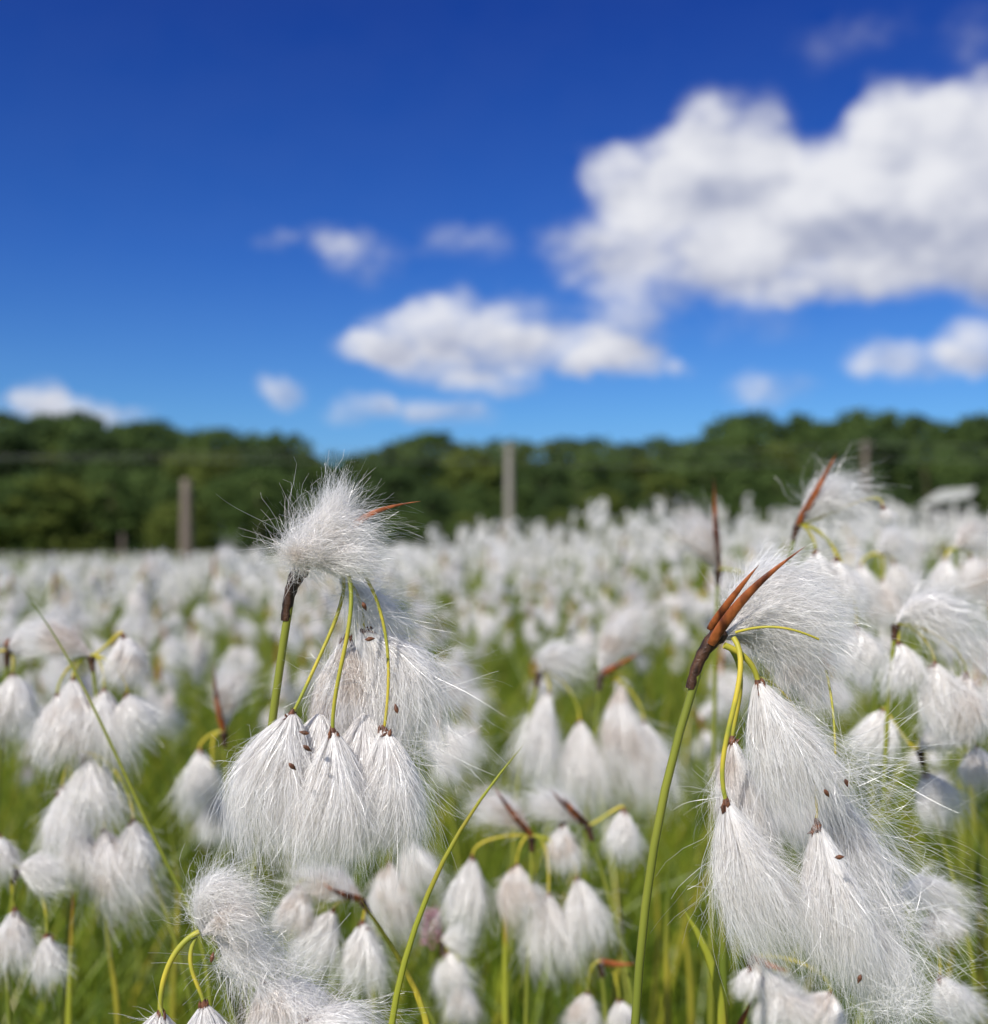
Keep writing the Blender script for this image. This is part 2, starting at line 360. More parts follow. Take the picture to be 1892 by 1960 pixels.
mid('cottongrass with an upright rusty bract and arched tuft',.42,(1527,1005),[(1512,1055),(1480,1200),(1470,1500),(1475,1960)],
    [((1562,1055),(1560,1150),38),((1690,970),(1700,1000),14),((1640,1200),(1650,1300),46),((1600,1070),(1605,1180),40)],[(1575,915),(1665,975)],[(1592,866)],32,1,W2=42)
mid('soft cottongrass head among its neighbours',.6,(1680,1060),[(1680,1200),(1670,1500),(1670,1960)],
    [((1650,1080),(1650,1170),36),((1710,1075),(1720,1170),38),((1690,1110),(1690,1210),36)],[(1700,1020),(1750,1050)],None,40,sheath=0)
mid('soft cottongrass head among its neighbours',.6,(1830,1050),[(1830,1200),(1840,1500),(1850,1960)],
    [((1810,1070),(1805,1160),38),((1860,1065),(1870,1150),36)],[(1850,1010),(1900,1040)],None,41,sheath=0)
mid('cottongrass with a tall red bract and side tuft',.5,(1375,1090),[(1372,1200),(1365,1500),(1360,1960)],
    [((1430,1110),(1440,1180),40)],[(1345,1020),(1290,985)],[(1360,912)],33,1,W2=42)
mid('windswept cottongrass head with tuft streaming sideways',.38,(1715,1195),[(1700,1300),(1690,1600),(1680,1960)],
    [((1720,1230),(1715,1325),40),((1790,1270),(1810,1400),52),((1850,1290),(1870,1420),48)],[(1740,1130),(1830,1180),(1895,1270)],None,34,1,W2=48)
mid('loose white cottongrass head with frayed tassels',.42,(1760,1435),[(1790,1560),(1860,1800),(1880,1980)],
    [((1770,1480),(1790,1575),48),((1870,1430),(1880,1510),44),((1690,1360),(1690,1450),44)],[(1800,1400),(1880,1360)],None,35,1)
mid('low frayed cottongrass head with drooping tassels',.36,(1725,1705),[(1720,1800),(1715,1900),(1720,2050)],
    [((1790,1740),(1815,1800),46),((1800,1870),(1810,1960),42)],[(1760,1690),(1850,1740)],None,36,1)
mid('low cottongrass head with broad white tassels',.4,(1440,1830),[(1430,1900),(1420,2000),(1420,2100)],
    [((1490,1880),(1510,1990),62),((1440,1850),(1430,1910),36),((1590,1900),(1580,1990),60)],[(1480,1900),(1540,1950)],[(1500,1842)],37,1)
mid('short cottongrass head near the ground',.5,(845,1800),[(850,1880),(855,1990)],
    [((858,1822),(860,1905),38),((885,1880),(890,1960),36)],[(880,1790),(900,1800)],None,38)
mid('short cottongrass head on yellow stalks',.45,(1150,1840),[(1160,1920),(1165,2050)],
    [((1125,1900),(1115,1980),34),((1185,1915),(1190,1990),34)],None,[(1215,1830)],39)

# ------------------------------------------------------------------ repeated plants
def proto_parts(seedn,hq):
    r=np.random.default_rng(seedn); out=[]
    h=.48; lean=r.normal(0,.035,2)
    node=np.array([lean[0],lean[1],h])
    P=bez([[0,0,0],[0,0,.25],[lean[0]*.5,lean[1]*.5,.36],node],np.linspace(0,1,14))
    def emit(name,mb,mats): out.append((name,mb,mats))
    mb=MB(); tube(mb,P,np.linspace(.0016,.0011,14),6); emit('stem',mb,[STEM])
    mb=MB(); tube(mb,[node-[0,0,.022],node-[0,0,.008],node+[0,0,.003]],[.0014,.0022,.0014],6)
    bd=unit([r.uniform(-.2,.9),r.normal(0,.4),r.uniform(.3,1)])
    L=r.uniform(.015,.03); t=np.linspace(0,1,6)[:,None]
    tube(mb,node+bd*L*t,[.0014,.0013,.0011,.0008,.0005,.0001],6,0,.4); emit('bract',mb,[BRACT])
    nt=r.integers(3,6)
    for k in range(nt):
        a=r.uniform(-1.3,1.3) if k else 0; rad=r.uniform(.003,.021)
        top=node+np.array([math.cos(a)*rad*r.choice([1,1,-.6]),math.sin(a)*rad,-r.uniform(.002,.036)])
        Lt=r.uniform(.016,.034); bot=top+np.array([r.normal(.006,.012),r.normal(0,.008),-Lt])
        q=np.array([top,top*.6+bot*.4+np.array([r.normal(0,.004),0,0]),bot]); W=r.uniform(.0048,.0108)
        mb=MB(); core(mb,q,W,1,.62 if hq==0 else .46,sides=8 if hq==0 else 12,K=7,end=.72)
        n={0:80,1:400}[hq]
        hairs(mb,q,W,n,r,width={0:.0009,1:.00038}[hq],curl=.10,fly=.38,flyamp=.42,K=5,base=.3,close=.0,tmin=.55)
        emit('tassel',mb,[SILK if r.uniform()<.75 else SILKT,CORE])
        mb=MB(); tube(mb,[top,top*.97+bot*.03,top*.88+bot*.12],[.0006,.0013,.0004],5); emit('seed_scales',mb,[SEEDM])
        mb=MB(); d=top-node; tube(mb,bez([node,node+d*[.5,.5,0]+[0,0,.003],top+[0,0,.008],top],np.linspace(0,1,8)),np.full(8,.0006),5); emit('tassel_stalk',mb,[STALK])
    if r.uniform()<.85:
        q=[node,node+[.006,0,.014],node+[.020,r.normal(0,.006),.012],node+[.030,0,-.004]]
        mb=MB(); core(mb,q,.0070,1,.4,sides=8,K=7,end=.7)
        hairs(mb,q,.0090,{0:70,1:330}[hq],r,width={0:.0009,1:.00038}[hq],curl=.11,fly=.4,K=6,base=.2)
        emit('tuft',mb,[SILKT if r.uniform()<.5 else SILK,CORE])
    return out
protoA=[]
for k in range(10):
    protoA.append([(n,mb.data(n,mats)) for n,mb,mats in proto_parts(100+k,1)])
ALLM=[STEM,BRACT,SILK,CORE,SEEDM,STALK,SILKT]
protoB=[]
for k in range(14):
    big=MB()
    for n,mb,mats in proto_parts(200+k,0):
        V=np.concatenate(mb.V);F=np.concatenate(mb.F);M=np.concatenate(mb.M)
        idx=np.array([ALLM.index(x) for x in mats])[M]
        big.V.append(V); big.F.append(F+big.n); big.M.append(idx); big.n+=len(V)
    protoB.append(big.data('cottongrass_plant',ALLM))

r=np.random.default_rng(5)
def wedge(y0,y1,dens,marg=.15,patch=0):
    n=int(dens*(.4615*(y1**2-y0**2)+2*marg*(y1-y0)))
    y=np.sqrt(r.uniform(y0**2,y1**2,n)); x=r.uniform(-1,1,n)*(.4615*y+marg)
    if patch:
        k=.5+.3*np.sin(x*3.1+1.7*np.sin(y*2.3))+.3*np.sin(y*2.9+2*np.sin(x*1.9+1))
        keep=r.uniform(0,1,n)<np.clip(1-patch*(1-k),0.15,1); x=x[keep]; y=y[keep]
    return x,y
X=[];Y=[]
for a,b,dn,pt in((.72,1.1,24,.2),(1.1,2,96,.4),(2,4,98,.5),(4,8,70,.6),(8,16,30,.6),(16,46,7,.5)):
    x,y=wedge(a,b,dn,patch=pt); X.append(x);Y.append(y)
X=np.concatenate(X);Y=np.concatenate(Y); o=np.argsort(Y); X=X[o];Y=Y[o]
N=len(X); H=np.clip(r.normal(1.0,.11,N),.66,1.25)
tall=r.uniform(0,1,N)<.08; H[tall&(Y>2)&(X>0)]*=1.12
zone=(X/Y>-.06)&(X/Y<.24)&(Y>3.0)&(Y<8); tall2=zone&(r.uniform(0,1,N)<.10); H[tall2]=r.uniform(1.15,1.40,tall2.sum())
lf=(X/Y<-.06)&(Y>1.5); H[lf]=np.minimum(H[lf],1.16)
Z=gz(X,Y)
LAB=['white cottongrass plant with hanging fluffy tassels','white cottongrass plant nodding in the meadow','fluffy cottongrass plant with a windblown tuft']
templates=[None]*10
NA=80; NI=276
for i in range(NI):
    x,y,z,h=float(X[i]),float(Y[i]),float(Z[i]),float(H[i]); rot=float(r.normal(0,.7)); sw=float(r.uniform(.75,1.15))
    if i<NA:
        k=i%10
        e=mkempty('cottongrass_plant',(x,y,z),LAB[k%3],'cottongrass',GROUP)
        e.rotation_euler=(0,0,rot); e.scale=(sw,sw,h)
        if templates[k] is None:
            templates[k]=[mkobj(n,me,e) for n,me in protoA[k]]
        else:
            for c in templates[k]:
                c2=c.copy(); c2.parent=e; COL.objects.link(c2)
    else:
        k=i%14
        e=bpy.data.objects.new('cottongrass_plant',protoB[k]); COL.objects.link(e)
        e.location=(x,y,z); e.rotation_euler=(0,0,rot); e.scale=(sw,sw,h)
        e['label']=LAB[k%3]; e['category']='cottongrass'; e['group']=GROUP
def lowplant(rr,lod):
    mb=MB(); node=np.array([0,0,.48])
    tube(mb,[[0,0,0],[0,0,.47]],[.0018,.0014],3,1)
    for k in range(rr.integers(3,6)):
        a=rr.uniform(0,6.28); rad=rr.uniform(.004,.028); top=node+np.array([math.cos(a)*rad+.008,math.sin(a)*rad,-rr.uniform(-.012,.036)])
        L=rr.uniform(.016,.032); W=rr.uniform(.004,.0088)*(1 if lod else 1.15)
        dx=rr.normal(.004,.009,2)
        s=np.linspace(0,1,5); q=top+np.stack([dx[0]*s,dx[1]*s,-L*s],1)
        tube(mb,q,W*np.array([.12,.55,.9,1,.4]),6 if lod else 5,0)
    if lod:
        hairs(mb,[node,node+[.012,0,.01],node+[.034,0,0]],.009,30,rr,width=.0015,K=4,curl=.08,fly=.4,m=0)
        hairs(mb,[node-[0,0,.01],node+[.01,0,-.02],node+[.012,0,-.06]],.019,38,rr,width=.0015,K=4,curl=.05,fly=.4,m=0)
    return np.concatenate(mb.V),np.concatenate(mb.F),np.concatenate(mb.M)
LP=[[lowplant(r,1) for _ in range(16)],[lowplant(r,0) for _ in range(10)]]
fm=MB()
for i in range(NI,N):
    l=0 if Y[i]<7 else 1; V,F,M=LP[l][i%(16 if l==0 else 10)]
    a=r.uniform(0,6.28) ; c,s_=math.cos(a),math.sin(a); sc=r.uniform(.7,1.1) if Y[i]<9 else 1.1
    V2=np.stack([(V[:,0]*c-V[:,1]*s_)*sc+X[i],(V[:,0]*s_+V[:,1]*c)*sc+Y[i],V[:,2]*H[i]+Z[i]],1)
    fm.V.append(V2); fm.F.append(F+fm.n); fm.M.append(M); fm.n+=len(V)
o=mkobj('cottongrass_field',fm.data('cottongrass_field',[FARSILK,STEM])); o['kind']='stuff'; o['label']='dense white mass of distant cottongrass heads'; o['category']='cottongrass'

# ------------------------------------------------------------------ grass
def grass():
    mb=MB()
    for y0,y1,dn,w,hh,mi in((.33,1.4,4000,.0026,.37,0),(1.4,3.2,1800,.0036,.42,0),(3.2,8,380,.0070,.43,0),(8,30,30,.020,.42,0),(.45,1.8,380,.0036,.46,1),(1.8,4,120,.005,.47,1)):
        x,y=wedge(y0,y1,dn,.2); n=len(x); z=gz(x,y)
        h=hh*r.uniform(.45,1.15,n)
        hp=.5+.5*np.sin(x*9+2*np.sin(y*7)); h*=.68+.5*hp
        h=np.where(y<.7,np.minimum(h,.30 if mi==0 else .40),h)
        lean=r.normal(0,.30 if mi==0 else .22,(n,2))+[.06,0]
        K=5; t=np.linspace(0,1,K)[None,:,None]
        D=np.concatenate([lean*h[:,None],np.zeros((n,1))],1)[:,None]
        P=np.stack([x,y,z],1)[:,None]+D*t**2+np.array([0,0,1.])*h[:,None,None]*(t-.12*t**3)
        strips(mb,P,(w*r.uniform(.5,1.5,(n,1)))*(1-.85*t[...,0]**2),unit(r.normal(0,1,(n,3))*[1,1,.1]),mi)
    o=mkobj('grass',mb.data('grass',[GRASSM,GRASSY])); o['kind']='stuff'; o['label']='dense green sedge and grass blades'; o['category']='grass'
grass()
def leaf(label,d,pts,wd,mat):
    s=d*K0; q=np.array([[(p[0]-946)*s,d+(p[2]*.001 if len(p)>2 else 0),CAMH-(p[1]-1025)*s] for p in pts])
    b=q[0].copy(); base=np.array([b[0]+(q[0][0]-q[1][0])*.3,d+.02,float(gz(b[0],d))])
    q=np.concatenate([[base],[ (base*.35+q[0]*.65)],q])
    seg=np.concatenate([[0],np.cumsum(np.linalg.norm(np.diff(q,axis=0),axis=1))]); tt=np.linspace(0,seg[-1],70)
    P=np.stack([np.interp(tt,seg,q[:,k]) for k in range(3)],1)
    for _ in range(5): P[1:-1]=(P[:-2]+2*P[1:-1]+P[2:])/4
    vis=np.clip((seg[-1]-tt)/(seg[-1]-seg[2]),0,1)
    mb=MB(); tube(mb,P,wd*s*vis**.55+1e-5,6,0,.4)
    o=mkobj('sedge_leaf',mb.data('sedge_leaf',[mat],True,origin=base)); o.location=base
    o['label']=label; o['category']='sedge leaf'; o['group']='loose sedge leaves'
leaf('long arching yellow green sedge leaf with reddish parts',.25,[(738,1965),(765,1860),(800,1740),(850,1630),(920,1515),(1003,1425)],6.5,LEAFO)
leaf('yellow green sedge leaf leaning sideways',.30,[(830,1945),(760,1820),(690,1720)],7,STALK)
leaf('dark drooping sedge leaf',.36,[(400,1800),(300,1620),(235,1470),(120,1230),(35,1115)],5,STEM)
leaf('short orange tipped sedge leaf',.31,[(1385,1860),(1350,1800),(1308,1738)],10,LEAFO)
leaf('upright yellow green sedge leaf',.36,[(1385,1960),(1385,1800),(1380,1650)],11,LEAFM)
leaf('upright olive sedge leaf',.45,[(1280,1960),(1275,1800),(1282,1640)],8,LEAFM)
leaf('thin red sedge leaf lying low',.33,[(1395,1965),(1440,1915)],7,BRACT)
leaf('olive sedge leaf beside the stems',.5,[(1880,1750),(1860,1500),(1845,1350)],8,LEAFM)
leaf('thin reddish sedge stem',.45,[(968,1960),(966,1800),(975,1650)],7,LEAFO)
leaf('olive sedge stem with brown tip',.45,[(130,1960),(135,1800),(140,1700)],8,LEAFO)
leaf('thin green sedge stem',.45,[(225,1900),(200,1780),(205,1650)],6,LEAFM)
leaf('thin green sedge stem',.5,[(1165,1960),(1195,1800),(1180,1650)],6,LEAFM)
leaf('thin green sedge stem',.5,[(1800,1960),(1830,1800),(1820,1600)],6,LEAFM)
leaf('thin green sedge stem',.55,[(330,1900),(345,1700),(320,1560)],6,LEAFM)
leaf('upright olive sedge leaf',.6,[(1325,1960),(1320,1850),(1300,1700)],7,LEAFM)
leaf('thin green sedge stem',.7,[(1250,1960),(1262,1800),(1255,1640)],6,LEAFM)
def orchid():
    d=.6; s=d*K0; x=(828-946)*s; z=CAMH-(1770-1025)*s
    b=np.array([x,d,0.]); e=mkempty('pink_flower',b,'small pink marsh flower spike among the grass','flower')
    mb=MB(); tube(mb,[[0,0,0],[0,0,z-.012]],[.0012,.001],6); mkobj('stem',mb.data('stem',[STEM]),e)
    mb=MB()
    for k in range(46):
        f=k/46; a=k*2.4; c=np.array([math.cos(a)*.004*(1.1-f*.6),math.sin(a)*.004*(1.1-f*.6),z-.012+f*.020])
        n=unit([math.cos(a),math.sin(a),.3]); tube(mb,[c,c+n*.0016,c+n*.003],[.0006,.0014,.0002],5)
    mkobj('blossom',mb.data('blossom',[solid_mat('pink_petal',(.30,.12,.17),(.45,.22,.27),300)]),e)
orchid()

# ------------------------------------------------------------------ trees
BARK=solid_mat('bark',(.05,.035,.025),(.14,.10,.07),3)
def leafmat(name,c1,c2): return thin_mat(name,c1,c2,.45,trans=.35,gloss=.0,detail=3,lo=.36,hi=.64)
LM=[leafmat('leaves_dark',(.055,.088,.036),(.095,.145,.050)),leafmat('leaves_mid',(.070,.115,.038),(.135,.195,.058)),leafmat('leaves_olive',(.105,.145,.036),(.20,.24,.06))]
def tree_meshes(sd,lm,conic=0):
    q=np.random.default_rng(sd); mb=MB()
    T=np.array([[0,0,0],[q.normal(0,.1),0,2.5],[q.normal(0,.3),q.normal(0,.2),5.2],[q.normal(0,.3),0,8.0]])
    tube(mb,bez(T,np.linspace(0,1,10)),np.linspace(.2,.03,10),8)
    lim=[]
    for k in range(9):
        z0=q.uniform(2.0,7); p=bez(T,np.array([z0/8.2]))[0]; a=q.uniform(0,6.28); L=q.uniform(1.4,2.6)*(1-.6*z0/9)
        e=p+np.array([math.cos(a)*L,math.sin(a)*L,L*.5]); tube(mb,bez([p,p*.5+e*.5+[0,0,-.1],e],np.linspace(0,1,5)),np.linspace(.07,.015,5),5); lim.append(e)
    tr=mb.data('trunk',[BARK])
    mb=MB(); nc=80
    P=[];Nn=[]
    for k in range(nc):
        if k<len(lim): c=lim[k]
        else:
            z=q.uniform(0,1)**.9; a=q.uniform(0,6.28)
            rad=(2.9*math.sqrt(max(0,1-((z-.42)/.6)**2)) if not conic else 2.3*(1-z)**.8+.1)*q.uniform(.3,1)**.6
            c=np.array([math.cos(a)*rad,math.sin(a)*rad,1.0+z*8.0])
        n=46; sz=q.uniform(.45,.95)
        d=unit(q.normal(0,1,(n,3)))*(q.uniform(.4,1,(n,1)))*sz*[1.2,1.2,.75]
        P.append(c+d); Nn.append(d)
    P=np.concatenate(P); n=len(P); Nn=unit(np.concatenate(Nn)+q.normal(0,.5,(n,3)))
    u=unit(np.cross(Nn,q.normal(0,1,(n,3)))); v=np.cross(Nn,u); w=q.uniform(.13,.26,(n,1))
    V=np.stack([P-u*w,P-v*w*.6,P+u*w,P+v*w*.6],1); F=np.arange(n*4).reshape(n,4)
    mb.add(V,F); return tr,mb.data('crown',[lm],False)
TP=[tree_meshes(40+i,LM[[0,0,1,1,2,1][i]],conic=(i==0)) for i in range(6)]
q=np.random.default_rng(9)
TX=[0,250,430,540,575,600,700,790,830,900,1050,1250,1330,1420,1500,1650,1800,1892]
TY=[784,796,806,818,848,866,848,838,814,840,834,838,828,786,796,782,796,788]
tmpl=[None]*6
def addtree(k,x,y,h,lab,grp='trees in the wood at the field edge',wide=1.0):
    z=float(gz(x,y)); e=mkempty('tree',(x,y,z-.05),lab,'tree',grp)
    s=h/9.4; e.scale=(s*q.uniform(1.05,1.4)*wide,s*1.1*wide,s); e.rotation_euler=(0,0,q.uniform(0,6.28))
    if tmpl[k] is None:
        tmpl[k]=[mkobj('trunk',TP[k][0],e),mkobj('crown',TP[k][1],e)]
    else:
        for c in tmpl[k]:
            c2=c.copy(); c2.parent=e; COL.objects.link(c2)
TL=['dark conifer in the wood','dense dark green tree in the wood','green leafy tree in the wood','green leafy tree in the wood','olive green leafy tree in the wood','green leafy tree in the wood']
for row,(dd,f0,f1) in enumerate(((98,.93,1.02),(92,.88,1.0),(84,.72,.95),(76,.5,.85),(68,.3,.6))):
    half=.4615*dd+9; x=-half
    while x<half:
        y=dd+q.uniform(-3,3); px=np.clip(946+x/(K0*y),0,1892); top=np.interp(px,TX,TY)
        zt=CAMH+(1025-top)*K0*y-float(gz(x,y)); h=zt*q.uniform(f0,f1)
        k=int(q.choice([0,1,2,3,4,5],p=[.10,.20,.24,.22,.10,.14])) if row<3 else int(q.choice([2,3,4,5,1,1]))
        addtree(k,x,y,h,TL[k],wide=1.0 if row<3 else 1.2)
        x+=q.uniform(2.2,3.6)*(1 if row<3 else .95)
for i in range(46):
    x=-36+i*1.6+q.normal(0,.5); y=59+q.uniform(-2,3); left=x<-12
    if 20<x<28: continue
    addtree(int(q.choice([4,4,2,5])) if left else int(q.choice([4,2,5,1])),x,y,q.uniform(2.4,5.2) if left else q.uniform(.8,2.6),'olive green bush at the wood edge','bushes along the wood edge',wide=1.5)

# ------------------------------------------------------------------ poles, cables, shed
WOOD=solid_mat('weathered_wood',(.22,.20,.17),(.34,.31,.27),2,stretch=(6,6,.4))
WOODB=solid_mat('brown_wood',(.11,.085,.07),(.24,.19,.15),2,stretch=(6,6,.4))
METAL=solid_mat('dark_fitting',(.03,.03,.03),(.06,.06,.06),20)
CER=solid_mat('pale_insulator',(.45,.42,.38),(.6,.58,.5),20)
def pole(x,y,top,rad,mat,label,cat,arm=True,name='utility_pole'):
    z=float(gz(x,y)); e=mkempty(name,(x,y,z),label,cat); h=top-z
    mb=MB(); tube(mb,[[0,0,0],[0,0,h*.5],[0,0,h-.05],[0,0,h],[0,0,h+.01]],[rad*1.15,rad*1.05,rad*.9,rad*.82,.001],12); mkobj('shaft',mb.data('shaft',[mat]),e)
    if arm:
        mb=MB(); tube(mb,[[-.32,-rad,h-.3],[.32,-rad,h-.3]],[.03,.03],4); mkobj('crossarm',mb.data('crossarm',[METAL],False),e)
        for dx in(-.27,.27):
            mb=MB(); tube(mb,[[dx,-rad,h-.27],[dx,-rad,h-.2],[dx,-rad,h-.14],[dx,-rad,h-.1]],[.02,.04,.035,.005],8); mkobj('insulator',mb.data('insulator',[CER]),e)
s=K0
y1=52; pole((975-946)*s*y1,y1,CAMH+(1025-850)*s*y1,.185,WOOD,'pale weathered utility pole standing in front of the wood','utility pole')
y3=54; pole((1657-946)*s*y3,y3,CAMH+(1025-845)*s*y3,.15,WOODB,'brown wooden utility pole among the trees','utility pole')
y2=26; pole((357-946)*s*y2,y2,CAMH+(1025-918)*s*y2,.13,WOODB,'thick weathered brown wooden post in the field','wooden post',False,'wooden_post')
pole((235-946)*s*30,30,CAMH+(1025-1022)*s*30,.06,WOODB,'short grey fence post at the field edge','fence post',False,'fence_post')
CAB=solid_mat('cable',(.13,.13,.13),(.20,.20,.20),5)
for dz in(0,.75):
    mb=MB(); a=np.array([-60,50,CAMH+(1025-838)*s*50+dz-.7]); m_=np.array([(975-946)*s*y1,y1,CAMH+(1025-850)*s*y1-.12-dz*.9]); b=np.array([(1657-946)*s*y3,y3,CAMH+(1025-845)*s*y3-.12-dz*.9]); c=np.array([70,56,b[2]])
    for p0,p1 in((a,m_),(m_,b),(b,c)):
        t=np.linspace(0,1,24)[:,None]; P=p0*(1-t)+p1*t; P[:,2]-=(4*t*(1-t)*.35)[:,0]; tube(mb,P,np.full(24,.014),4)
    o=mkobj('power_cable',mb.data('power_cable',[CAB])); o['label']='thin grey cable strung between the utility poles'; o['category']='power cable'; o['group']='cables on the utility poles'
def box(mb,c,d,m=0):
    c=np.array(c,float); d=np.array(d,float)/2
    V=[c+d*[i,j,k] for k in(-1,1) for i,j in((-1,-1),(1,-1),(1,1),(-1,1))]
    mb.add(V,[[0,3,2,1],[4,5,6,7],[0,1,5,4],[1,2,6,5],[2,3,7,6],[3,0,4,7]],m)
def shed():
    y=54; x=(1812-946)*s*y; z=float(gz(x,y)); e=mkempty('shed',(x,y,z),'small dark shed with a pale metal roof by the trees','shed'); e.rotation_euler=(0,0,math.radians(-14))
    top=CAMH+(1025-936)*s*y-z
    mb=MB(); box(mb,(0,0,(top-.9)/2),(2.2,1.8,top-.9)); mkobj('wall',mb.data('wall',[METAL],False),e)
    mb=MB(); hw=1.4
    V=[[-hw,-1.3,top-.85],[hw-.5,-1.3,top-.45],[hw,0,top],[-hw+1.1,0,top-.12],[-hw,1.2,top-.95],[hw-.5,1.2,top-.7]]
    V2=[[a,b,c+.05] for a,b,c in V]
    mb.add(V2,[[0,1,2,3],[3,2,5,4]]); mb.add(V,[[3,2,1,0],[4,5,2,3]]); mb.add(V+V2,[[0,1,7,6],[1,2,8,7],[3,0,6,9],[5,4,10,11]])
    mkobj('roof',mb.data('roof',[solid_mat('pale_roof',(.34,.35,.32),(.48,.48,.44),3,rough=.6)],False),e)
    mb=MB(); box(mb,(.3,-.925,.8),(.8,.04,1.6)); dr=mkobj('door',mb.data('door',[WOODB],False),e)
    mb=MB(); box(mb,(.6,-.965,.8),(.05,.03,.14)); mkobj('handle',mb.data('handle',[METAL],False),dr)
shed()

# ------------------------------------------------------------------ sky
W=bpy.data.worlds.new('World'); SC.world=W; W.use_nodes=True
nt=W.node_tree; nt.nodes.clear(); L=nt.links
SUN_AZ=math.radians(-148); SUN_EL=math.radians(44)
def pix(x,y):
    vx=(x-946)*K0; vz=(1025-y)*K0; return math.atan2(vx,1),math.atan2(vz,math.hypot(vx,1))
BL=[ # x,y,rx,ry,w : cloud masses as directions in the sky
(1400,285,110,100,.9),(1270,335,140,75,.66),(1165,325,80,55,.44),(1140,475,105,72,.62),(1360,440,190,110,.75),(1560,370,140,110,.75),(1560,480,200,90,.66),(1700,340,150,105,.75),(1730,235,90,70,.58),
(1880,290,110,110,.8),(1800,450,170,100,.75),(1630,555,130,38,.46),(2060,350,220,190,1),(1450,610,110,50,.26),
(700,670,70,36,.62),(770,640,90,60,.46),(860,620,100,60,.5),(920,670,110,50,.46),(810,705,130,40,.48),(950,735,100,30,.5),(1010,605,80,54,.46),(1070,665,125,44,.6),(1190,688,110,38,.68),(1215,605,110,66,.50),
(705,490,100,44,.40),(640,445,75,34,.34),(905,455,95,52,.38),(520,448,42,28,.32),
(542,757,48,32,.56),(150,782,125,32,.62),(70,752,45,30,.56),(680,790,60,26,.52),(845,797,115,30,.58),(1485,752,85,40,.42),(1740,695,115,42,.6),(1870,655,75,56,.7),(1322,692,36,22,.38),(1640,70,120,40,.24),(1870,70,60,60,.27)]
def vm(T,op,a,b=None,c=None):
    n=T.nodes.new('ShaderNodeVectorMath'); n.operation=op
    for i,v in enumerate((a,b,c)):
        if v is None: continue
        if hasattr(v,'is_linked'): T.links.new(v,n.inputs[i])
        else: n.inputs[i].default_value=v
    return n.outputs['Value'] if op in('DOT_PRODUCT','LENGTH') else n.outputs[0]
def ma(T,op,a,b=None,c=None,clamp=False):
    n=T.nodes.new('ShaderNodeMath'); n.operation=op; n.use_clamp=clamp
    for i,v in enumerate((a,b,c)):
        if v is None: continue
        if hasattr(v,'is_linked'): T.links.new(v,n.inputs[i])
        else: n.inputs[i].default_value=v
    return n.outputs[0]
def noise(T,vec,scale,detail,rough=.55):
    n=T.nodes.new('ShaderNodeTexNoise'); n.inputs['Scale'].default_value=scale; n.inputs['Detail'].default_value=detail; n.inputs['Roughness'].default_value=rough
    T.links.new(vec,n.inputs['Vector']); return n
def mrange(v,a,b,smooth=True,c=0.,d=1.):
    n=nt.nodes.new('ShaderNodeMapRange'); L.new(v,n.inputs[0]); n.inputs[1].default_value=a; n.inputs[2].default_value=b; n.inputs[3].default_value=c; n.inputs[4].default_value=d
    if smooth: n.interpolation_type='SMOOTHSTEP'
    return n.outputs[0]
tc=nd(nt,'ShaderNodeTexCoord')
sx=nd(nt,'ShaderNodeSeparateXYZ'); L.new(tc.outputs['Generated'],sx.inputs[0])
az=ma(nt,'ARCTAN2',sx.outputs[0],sx.outputs[1]); el=ma(nt,'ARCSINE',sx.outputs[2])
cb=nd(nt,'ShaderNodeCombineXYZ'); L.new(az,cb.inputs[0]); L.new(el,cb.inputs[1])
P0=cb.outputs[0]
nw=noise(nt,P0,10,4)
P1=vm(nt,'MULTIPLY_ADD',vm(nt,'SUBTRACT',nw.outputs['Color'],(.5,.5,.5)),(.085,.06,0),P0)
acc=None; accv=None
for x,y,rx,ry,w in BL:
    a,e=pix(x,y); ix,iy=1/(rx*K0*1.27),1/(ry*K0*1.27)
    dlt=vm(nt,'MULTIPLY_ADD',P1,(ix,iy,0),(-a*ix,-e*iy,0))
    v=ma(nt,'SUBTRACT',1.0,vm(nt,'DOT_PRODUCT',dlt,dlt),clamp=True)
    acc=ma(nt,'MULTIPLY_ADD',v,w,acc if acc is not None else 0.0)
    vv=nt.nodes.new('ShaderNodeVectorMath'); vv.operation='SCALE'; L.new(dlt,vv.inputs[0]); L.new(v,vv.inputs['Scale'])
    accv=vm(nt,'ADD',vv.outputs[0],accv) if accv is not None else vv.outputs[0]
n2=noise(nt,vm(nt,'MULTIPLY',P0,(1,1.35,1)),14,6,.6)
n3=noise(nt,vm(nt,'MULTIPLY_ADD',P0,(1,1.35,1),(-.014,.036,0)),14,2,.5)
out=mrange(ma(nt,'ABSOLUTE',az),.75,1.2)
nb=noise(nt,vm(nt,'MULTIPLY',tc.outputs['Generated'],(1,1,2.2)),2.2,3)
fill_clouds=ma(nt,'MULTIPLY',ma(nt,'MULTIPLY',mrange(nb.outputs['Fac'],.46,.62),.9),out)  # unseen clouds to the sides and behind, added as white fill light
acc=ma(nt,'ADD',acc,fill_clouds)
dens=ma(nt,'ADD',acc,ma(nt,'MULTIPLY_ADD',n2.outputs['Fac'],1.45,-.73))
dens=ma(nt,'MULTIPLY',dens,ma(nt,'MULTIPLY',acc,2.4,clamp=True))
cov=mrange(dens,-.06,1.0)
lit=ma(nt,'MULTIPLY',vm(nt,'DOT_PRODUCT',accv,(-.36,.66,0)),.75)
lit=ma(nt,'MULTIPLY_ADD',ma(nt,'SUBTRACT',n2.outputs['Fac'],n3.outputs['Fac']),1.5,lit)
lt=mrange(lit,-.80,.50)
cr=nd(nt,'ShaderNodeValToRGB'); L.new(lt,cr.inputs[0])
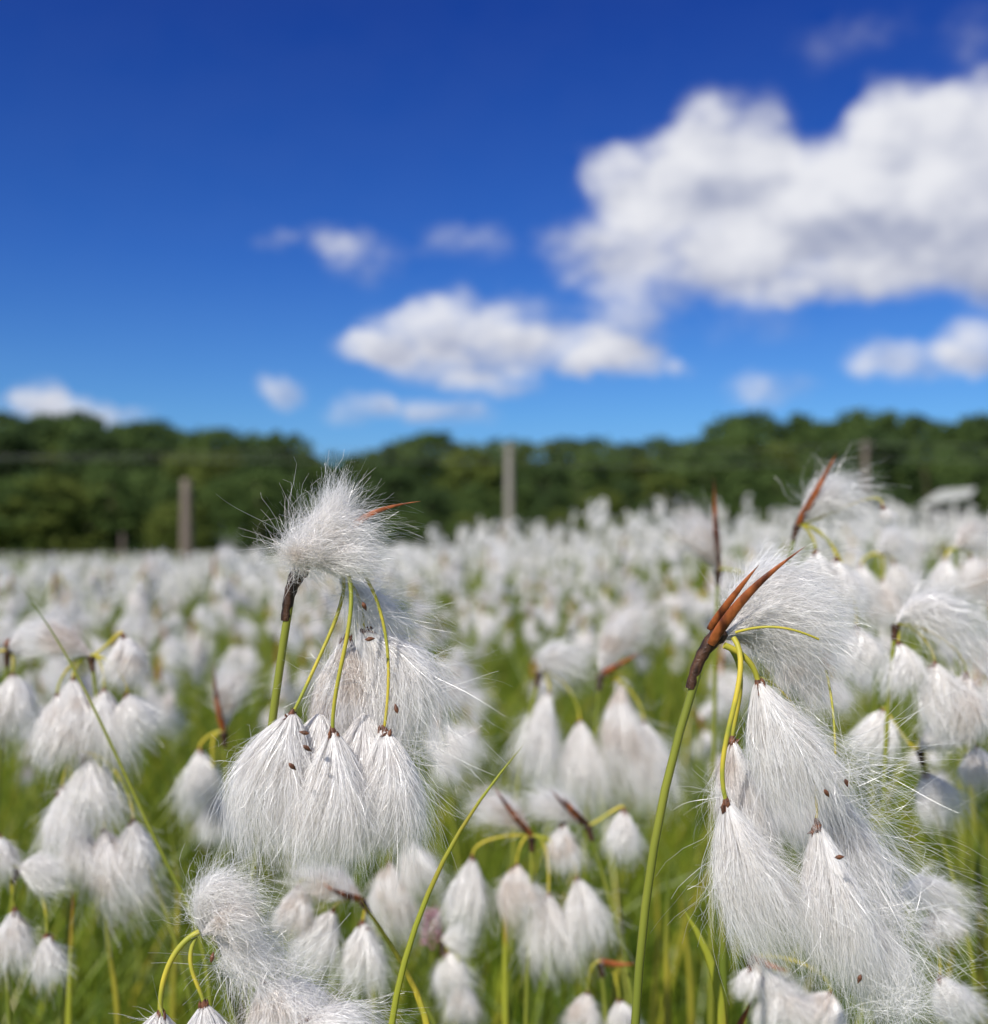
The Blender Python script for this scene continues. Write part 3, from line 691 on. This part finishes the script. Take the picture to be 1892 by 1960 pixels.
cr.color_ramp.elements[0].color=(.31,.35,.50,1); cr.color_ramp.elements[1].color=(.82,.83,.88,1)
cc=nd(nt,'ShaderNodeVectorMath'); cc.operation='SCALE'; L.new(cr.outputs[0],cc.inputs[0]); cc.inputs['Scale'].default_value=10.0
sky=nd(nt,'ShaderNodeTexSky'); sky.sky_type='NISHITA'; sky.sun_disc=False; sky.sun_elevation=SUN_EL; sky.sun_rotation=SUN_AZ; sky.altitude=0; sky.air_density=1.0; sky.dust_density=.3; sky.ozone_density=3.0
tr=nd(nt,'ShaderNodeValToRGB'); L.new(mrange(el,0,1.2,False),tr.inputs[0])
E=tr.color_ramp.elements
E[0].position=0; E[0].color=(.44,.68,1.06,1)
E[1].position=1; E[1].color=(.38,.52,.80,1)  # sky above the view made paler and brighter, added fill light
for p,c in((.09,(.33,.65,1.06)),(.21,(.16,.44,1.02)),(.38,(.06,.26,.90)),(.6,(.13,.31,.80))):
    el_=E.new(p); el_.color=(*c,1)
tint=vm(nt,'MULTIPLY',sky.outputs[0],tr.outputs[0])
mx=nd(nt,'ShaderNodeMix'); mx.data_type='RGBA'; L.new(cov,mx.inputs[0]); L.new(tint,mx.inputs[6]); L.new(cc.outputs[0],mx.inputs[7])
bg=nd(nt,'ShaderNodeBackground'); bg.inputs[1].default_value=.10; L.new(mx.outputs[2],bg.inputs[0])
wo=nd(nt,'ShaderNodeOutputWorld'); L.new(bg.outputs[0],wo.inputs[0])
try:
    W.cycles.sampling_method='MANUAL'; W.cycles.sample_map_resolution=256
except Exception as ex: print(ex)
sl=bpy.data.lights.new('sun','SUN'); sl.energy=5.0; sl.angle=math.radians(.5); sl.color=(1,.955,.89)
so=bpy.data.objects.new('sun',sl); link(so)
sd=Vector((math.sin(SUN_AZ)*math.cos(SUN_EL),math.cos(SUN_AZ)*math.cos(SUN_EL),math.sin(SUN_EL)))
so.rotation_euler=(-sd).to_track_quat('-Z','Y').to_euler(); so.location=(0,0,20)

# ------------------------------------------------------------------ camera
cd=bpy.data.cameras.new('camera'); cam=bpy.data.objects.new('camera',cd); link(cam)
cam.location=(0,0,CAMH); cam.rotation_euler=(math.radians(90),0,0)
cd.sensor_fit='VERTICAL'; cd.sensor_height=24.0*1024/988*1.0; cd.lens=26; cd.shift_y=45/1960
cd.clip_start=.02; cd.clip_end=3000
cd.dof.use_dof=True; cd.dof.focus_distance=.265; cd.dof.aperture_fstop=7.4
SC.camera=cam
SC.view_settings.view_transform='Standard'; SC.view_settings.look='None'; SC.view_settings.exposure=0
print('plants',N)
